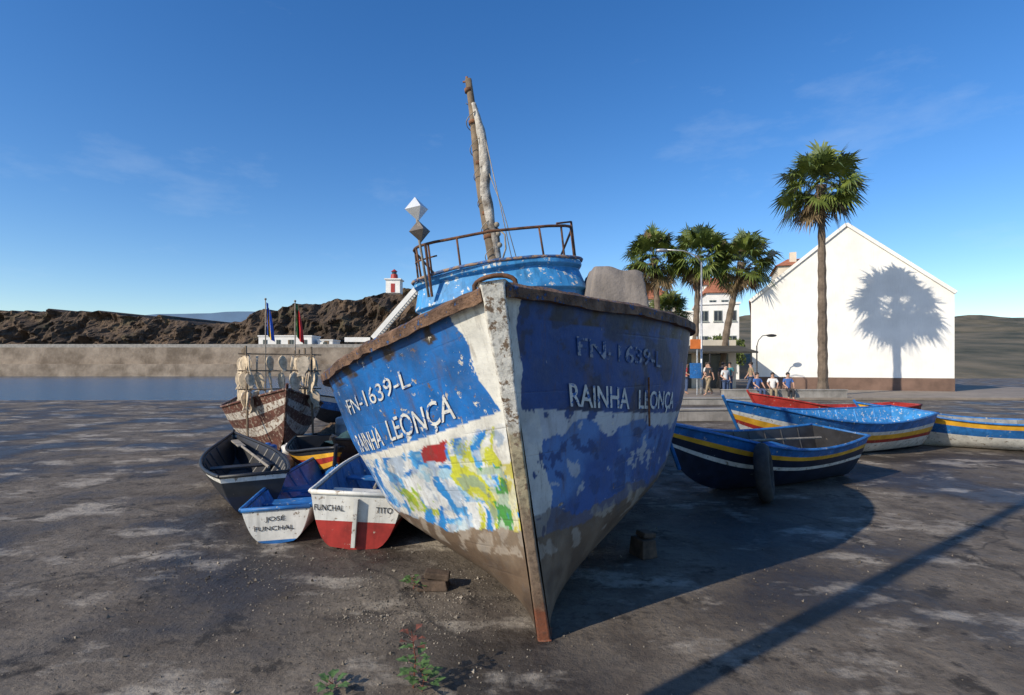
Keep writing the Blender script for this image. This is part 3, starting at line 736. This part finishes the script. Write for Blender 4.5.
# flags
def flag(loc,H,cols,label,lean=0):
    root=empty('flagpole',loc,(0,lean,0),label=label,category='flag')
    mb=MB(); mb.tube([(0,0,0),(0,0,H)],[.022,.013],8); mb.sph((0,0,H+.02),.03); mb.obj('pole',woodgrey,root,smooth=True)
    mb=MB(); nx,nz=14,16
    for i in range(nx):
        for j in range(nz):
            q=[]
            for a,b in((i,j),(i+1,j),(i+1,j+1),(i,j+1)):
                u=a/nx;v=b/nz; q.append((.02+.18*u*(.5+v*.6)+.02*math.sin(u*9),.05*math.sin(u*13+v*2),H-.06-.80*v-.22*u))
            mb.add(q,[(0,1,2,3)],0 if (i/nx<cols[2] or i/nx>cols[3]) else 1)
    mb.obj('flag',[M('flag_a',cols[0],.8,.15,3,.1),M('flag_b',cols[1],.8,.15,3,.1)],root,smooth=True)
flag((-6.25,14.2,0),3.35,((.02,.10,.5),(.8,.5,.02),.33,.66),'blue and yellow flag hanging limp from a pole')
flag((-5.50,14.2,0),3.30,((.02,.16,.05),(.55,.02,.02),.4,1.1),'red and green flag hanging limp from a pole')
# palms
def palm(loc,H,Rr,lean,label,seed,nf=84):
    random.seed(seed); root=empty('palm_tree',loc,label=label,category='palm tree',group='palm trees behind the slipway')
    mb=MB(); n=26; pts=[];rr=[]
    for i in range(n):
        t=i/(n-1); pts.append((lean[0]*t**1.5,lean[1]*t**1.5,H*t)); rr.append((.24-.10*t+.16*max(0,.08-t)*6+ (.05 if i%2 else 0)*.6)*Rr/2.2*(1+ .7*max(0,t-.86)*7))
    mb.tube(pts,rr,10); mb.obj('trunk',trunkm,root,smooth=False)
    top=Vector(pts[-1]); mb=MB()
    for k in range(nf):
        az=k*2.39996+random.uniform(-.2,.2); el=R(84-150*(k/nf)**.95+random.uniform(-10,10)); dead=1 if (el<R(-42) or random.random()<.05) else 0
        d=Vector((math.cos(az)*math.cos(el),math.sin(az)*math.cos(el),math.sin(el)))
        side=d.cross(Vector((0,0,1))); side=side.normalized() if side.length>.05 else Vector((1,0,0)); up=side.cross(d).normalized()
        ps=top+d*.08*Rr; pl_=Rr*random.uniform(.36,.66); c0=ps+d*pl_-Vector((0,0,.06*Rr))
        mb.add([ps+side*.02,ps-side*.02,c0-side*.015,c0+side*.015],[(0,1,2,3)],dead)
        nl=22; tw=random.uniform(-.9,.9); s2=(side*math.cos(tw)+up*math.sin(tw)); Lf=Rr*random.uniform(.38,.62)*(.75 if dead else 1)
        for q in range(nl):
            a=R(-115+230*q/(nl-1)); dd=(d*math.cos(a)+s2*math.sin(a)); Ll=Lf*(1-.25*abs(a)/1.8)*random.uniform(.8,1.15)
            wv=(s2*math.cos(a)-d*math.sin(a))*Ll*.05
            p1=c0+dd*Ll*.55; p2=c0+dd*Ll-Vector((0,0,Ll*random.uniform(.1,.5)))
            mb.add([c0,p1-wv,p1+wv,p2],[(0,1,2),(1,3,2)],dead)
    mb.obj('crown',[palmg,palmd],root)
palm((10.6,40,0),9.3,2.4,(-.45,0),'tall fan palm with round crown',1)
palm((12.7,39,0),9.3,2.2,(.35,0),'tall fan palm with dense green crown',2)
palm((14.1,38,0),8.7,2.4,(1.7,.5),'fan palm with leaning trunk and drooping dead fronds',3)
palm((12.9,45,0),6.0,1.8,(-.3,0),'shorter fan palm below the taller ones',4)
palm((16.1,29,0),11.0,2.2,(-.1,0),'tall fan palm near the white building',5)
palm((10.4,47,0),5.4,1.7,(.2,0),'short fan palm below the taller ones',6)
def tree(loc,H,Rr,label,seed,n=2600):
    random.seed(seed); root=empty('leafy_tree',loc,label=label,category='tree')
    mb=MB(); mb.tube([(0,0,0),(.1,0,H*.3),(0,.1,H*.6)],[.2,.15,.08],8)
    cl=[]
    for k in range(13):
        a=k*2.4; r=Rr*random.uniform(.3,.85); p=Vector((math.cos(a)*r,math.sin(a)*r,H*.68+random.uniform(-.4,.55)*Rr)); cl.append((p,Rr*random.uniform(.28,.45)))
        mb.tube([(.05,0,H*.4),tuple(p*.6+Vector((0,0,H*.2))),tuple(p)],[.07,.05,.02],5)
    mb.obj('trunk',trunkm,root)
    mb=MB()
    for i in range(n):
        p,r=random.choice(cl); v=Vector([random.gauss(0,1) for _ in range(3)]).normalized()*r*random.uniform(.5,1.1); c=p+v
        s=.13*Rr/1.5*random.uniform(.6,1.3); e=Euler([random.uniform(0,6) for _ in range(3)]).to_matrix()
        mb.add([c+e@Vector(q)*s for q in((-1,0,0),(0,-.5,.1),(1,0,0),(0,.5,.1))],[(0,1,2,3)])
    mb.obj('crown',leafm,root)
tree((11.6,50,0),5.6,2.0,'bushy green tree between the palms',11)
tree((14.8,54,0),5.6,2.2,'round green tree in front of houses',12)
tree((20.6,54,0),4.4,1.9,'small green tree beside white house',13)
tree((9.2,52,0),6.0,2.2,'green tree behind the boat',14)
# sign post
sg=empty('sign_post',(9.75,29.5,0),label='pole with red and yellow sign panels and blue board',category='sign')
mb=MB(); mb.tube([(0,0,0),(0,0,3.2)],.04,8); mb.obj('post',metalm,sg)
mb=MB(); mb.box((-.1,-.06,2.8),(.55,.05,.5)); mb.obj('sign_panel',M('orange_panel',(.6,.16,.03),.5,.2,3,0),sg,bevel=.01)
mb=MB(); mb.box((-.1,-.06,1.4),(.6,.05,.8)); mb.obj('sign_board',bluep,sg,bevel=.01)

# ================================================================ PEOPLE
def skin(name,vs,es,rs,sub=1):
    me=bpy.data.meshes.new(name); me.from_pydata(vs,es,[]); o=bpy.data.objects.new('tmp',me); COL.objects.link(o)
    o.modifiers.new('s','SKIN'); 
    for i,r in enumerate(rs):
        d=me.skin_vertices[0].data[i]; d.radius=r if hasattr(r,'__len__') else (r,r); d.use_root=(i==0)
    ss=o.modifiers.new('u','SUBSURF'); ss.levels=sub; ss.render_levels=sub
    dg=bpy.context.evaluated_depsgraph_get(); dg.update(); m2=bpy.data.meshes.new_from_object(o.evaluated_get(dg)); bpy.data.objects.remove(o); m2.name=name
    for p in m2.polygons: p.use_smooth=True
    return m2
skinm=M('skin',(.45,.26,.18),.6,.1,8,0); hairm=M('dark_hair',(.03,.02,.015),.7,.3,20,0)
def person(loc,rz,pose,shirt,pants,label):
    root=empty('person',loc,(0,0,rz),label=label,category='person',group='people on the waterfront')
    if pose=='sit':
        z=.52; knee=[(s*.11,-.42,.50) for s in(1,-1)]; ank=[(s*.11,-.40,.09) for s in(1,-1)]; wr=[(s*.16,-.33,.62) for s in(1,-1)]; el=[(s*.24,-.08,.78) for s in(1,-1)]
    elif pose=='walk':
        z=.92; knee=[(.09,-.16,.50),(-.09,.06,.48)]; ank=[(.09,-.26,.09),(-.09,.34,.14)]; wr=[(.22,.16,.86),(-.22,-.20,.88)]; el=[(.22,.08,1.12),(-.22,-.03,1.12)]
    else:
        z=.92; knee=[(s*.10,-.02,.49) for s in(1,-1)]; ank=[(s*.11,.02,.09) for s in(1,-1)]; wr=[(.22,-.10,.86),(-.20,-.22,1.02)]; el=[(.23,.02,1.12),(-.23,.03,1.12)]
    V=[(0,0,z),(0,.01,z+.22),(0,.01,z+.42),(0,0,z+.56),(0,-.01,z+.68),(0,-.01,z+.76)]
    E=[(0,1),(1,2),(2,3),(3,4),(4,5)]; Rr=[(.13,.10),(.12,.09),(.15,.10),(.055,.055),(.085,.095),(.06,.07)]
    top=z+.49
    for i,s in enumerate((1,-1)):
        b=len(V); V+=[(s*.17,.01,top-.02),el[i],wr[i],(wr[i][0],wr[i][1]-.06,wr[i][2]-.05)]; E+=[(2,b),(b,b+1),(b+1,b+2),(b+2,b+3)]; Rr+=[.055,.042,.028,(.034,.02)]
        b=len(V); V+=[(s*.09,-.01,z-.05),knee[i],ank[i],(ank[i][0],ank[i][1]-.13,ank[i][2]-.05)]; E+=[(0,b),(b,b+1),(b+1,b+2),(b+2,b+3)]; Rr+=[.085,.058,.04,(.042,.03)]
    def add(name,me,mat):
        me.materials.clear(); me.materials.append(mat); o=bpy.data.objects.new(name,me); COL.objects.link(o); o.parent=root
    add('body',skin('body',V,E,Rr,2),skinm)
    add('shirt',skin('shirt',[V[1],V[2],V[0],(0,.01,z+.5),V[6],tuple(Vector(V[6]).lerp(Vector(V[7]),.8)),V[14],tuple(Vector(V[14]).lerp(Vector(V[15]),.8))],[(0,1),(0,2),(1,3),(1,4),(4,5),(1,6),(6,7)],[(.14,.11),(.17,.12),(.15,.12),(.08,.08),.068,.06,.068,.06]),shirt)
    add('trousers',skin('trousers',[(0,0,z+.03),V[10],V[11],tuple(Vector(V[11]).lerp(Vector(V[12]),.9)),V[18],V[19],tuple(Vector(V[19]).lerp(Vector(V[20]),.9))],[(0,1),(1,2),(2,3),(0,4),(4,5),(5,6)],[(.14,.12),.10,.072,.06,.10,.072,.06]),pants)
    mb=MB(); mb.sph((0,.02,z+.74),.10,0,12,8,(.95,1.05,.95)); mb.obj('hair',hairm,root,smooth=True)
    mb=MB(); mb.tube([(0,-.10,z+.70),(0,-.125,z+.675)],[.01,.016],6); mb.obj('nose',skinm,root,smooth=True)
cl={n:M('cloth_'+n,c,.9,.15,6,.1) for n,c in dict(blue=(.05,.12,.32),white=(.65,.65,.63),red=(.42,.05,.05),black=(.03,.03,.035),jeans=(.05,.08,.16),khaki=(.28,.22,.14),teal=(.05,.2,.22)).items()}
person((10.75,28.2,0),.3,'stand',cl['white'],cl['jeans'],'person standing in a white shirt and jeans')
person((10.15,28.9,0.12),-1.2,'walk',cl['black'],cl['khaki'],'person walking in a black top and khaki trousers')
person((9.4,30.2,0.12),1.4,'stand',cl['red'],cl['jeans'],'person standing in a red shirt')
person((11.6,30.8,0.12),2.6,'stand',cl['black'],cl['black'],'person standing in dark clothes near the cafe')
person((12.2,31.4,0.12),-.8,'stand',cl['teal'],cl['jeans'],'person standing in a teal shirt')
person((12.0,27.4,0),.2,'sit',cl['blue'],cl['jeans'],'person sitting on a low wall in a blue shirt')
person((12.75,27.4,0),-.3,'sit',cl['white'],cl['khaki'],'person sitting on a low wall in a pale shirt')
person((13.5,27.4,0),-.1,'sit',cl['blue'],cl['black'],'person sitting on a low wall in a blue jacket')
person((13.0,30.5,0.12),-1.6,'walk',cl['khaki'],cl['jeans'],'person walking in a khaki top')
person((11.1,31.9,0.12),.6,'stand',cl['white'],cl['black'],'person standing in a white top under the awning')

# ================================================================ WEEDS, DEBRIS
def weed(loc,H,n,label,red,seed):
    random.seed(seed); root=empty('weed',loc,label=label,category='plant')
    mb=MB(); mb.tube([(0,0,0),(.01,.01,H*.5),(-.01,0,H)],[.005,.004,.002],5); 
    lf=MB()
    for k in range(n):
        t=.1+.9*k/n; a=k*2.4; p=Vector((.01*math.sin(t*4),0,H*t)); L=.065*(1.3-.5*t)*random.uniform(.8,1.2); d=Vector((math.cos(a),math.sin(a),random.uniform(.1,.6))).normalized(); s=d.cross(Vector((0,0,1))).normalized()
        st_=p+d*L*.5; mb.tube([p,st_],.0015,4)
        m_=st_+d*L*.5; e=st_+d*L-Vector((0,0,.012)); w=L*.34
        lf.add([st_,m_-s*w+Vector((0,0,.004)),m_,m_+s*w+Vector((0,0,.004)),e],[(0,1,2),(0,2,3),(1,4,2),(2,4,3)],1 if red and t>.72 else 0)
    mb.obj('stalk',weedr,root); lf.obj('leaves',[weedg,weedr],root)
weed((-.52,2.95,0),.30,26,'small green weed with reddish top growing from a crack',True,1)
weed((-.47,2.92,0),.12,14,'low green weed growing from a crack',False,2)
weed((-.95,2.93,0),.05,12,'low green weed growing from a crack',False,3)
weed((-.75,4.25,0),.09,14,'low green weed beside the hull',False,5)
random.seed(3); mb=MB()
for i in range(5200):
    if i<1900: x,y=random.gauss(-.75,.42),random.gauss(3.9,.40)
    elif i<3000: x,y=random.gauss(-2.2,.9),random.gauss(4.7,.5)
    else: x,y=random.uniform(-4,5),random.uniform(2.6,9)
    s=random.uniform(.002,.009)*(2.0 if random.random()<.05 else 1); e=Euler([random.uniform(0,6) for _ in range(3)]).to_matrix()
    mb.add([Vector((x,y,s*.4))+e@Vector(q)*s for q in((1,0,-.4),(-.5,.8,-.4),(-.6,-.8,-.4),(0,0,.8))],[(0,1,2),(0,3,1),(1,3,2),(2,3,0)])
mb.obj('gravel',pebm,kind='stuff')

# ================================================================ LIGHT, WORLD, CAMERA
EL=R(30); AZ=R(36)
d=Vector((math.cos(AZ)*math.cos(EL),math.sin(AZ)*math.cos(EL),-math.sin(EL)))
sun=bpy.data.lights.new('sun','SUN'); sun.energy=5.0; sun.angle=R(.5); sun.color=(1,.89,.72)
so=bpy.data.objects.new('sun',sun); COL.objects.link(so); so.rotation_euler=d.to_track_quat('-Z','Y').to_euler()
wd=bpy.data.worlds.new('World'); scene.world=wd; wd.use_nodes=True; nt=wd.node_tree
bgn=nt.nodes['Background']; sky=nt.nodes.new('ShaderNodeTexSky'); sky.sky_type='NISHITA'; sky.sun_disc=False
sky.sun_elevation=EL; sky.sun_rotation=math.atan2(-d.x,-d.y)%(2*math.pi); sky.air_density=1.0; sky.dust_density=.3; sky.ozone_density=3.0
hs=nt.nodes.new('ShaderNodeHueSaturation'); hs.inputs['Hue'].default_value=.508; hs.inputs['Saturation'].default_value=1.30; hs.inputs['Value'].default_value=1.5; nt.links.new(sky.outputs[0],hs.inputs['Color'])
tc=nt.nodes.new('ShaderNodeTexCoord')
cln=tex(nt,tc.outputs['Generated'],1.3,8,.62,(2.2,2.2,6.5)); 
cf=ramp(nt,cln,.55,.80,0,.20)
cc=mixc(nt,hs.outputs[0],(7,8,9),cf); nt.links.new(cc,bgn.inputs['Color']); bgn.inputs['Strength'].default_value=.11
cam=bpy.data.cameras.new('camera'); co_=bpy.data.objects.new('camera',cam); COL.objects.link(co_); co_.location=(0,0,1.7); co_.rotation_euler=(R(90),0,0)
cam.sensor_width=36; cam.lens=36*560/1024; cam.shift_y=17.5/1024; cam.clip_end=12000; cam.clip_start=.05
scene.camera=co_
scene.view_settings.view_transform='Standard'; scene.view_settings.look='None'; scene.view_settings.exposure=0
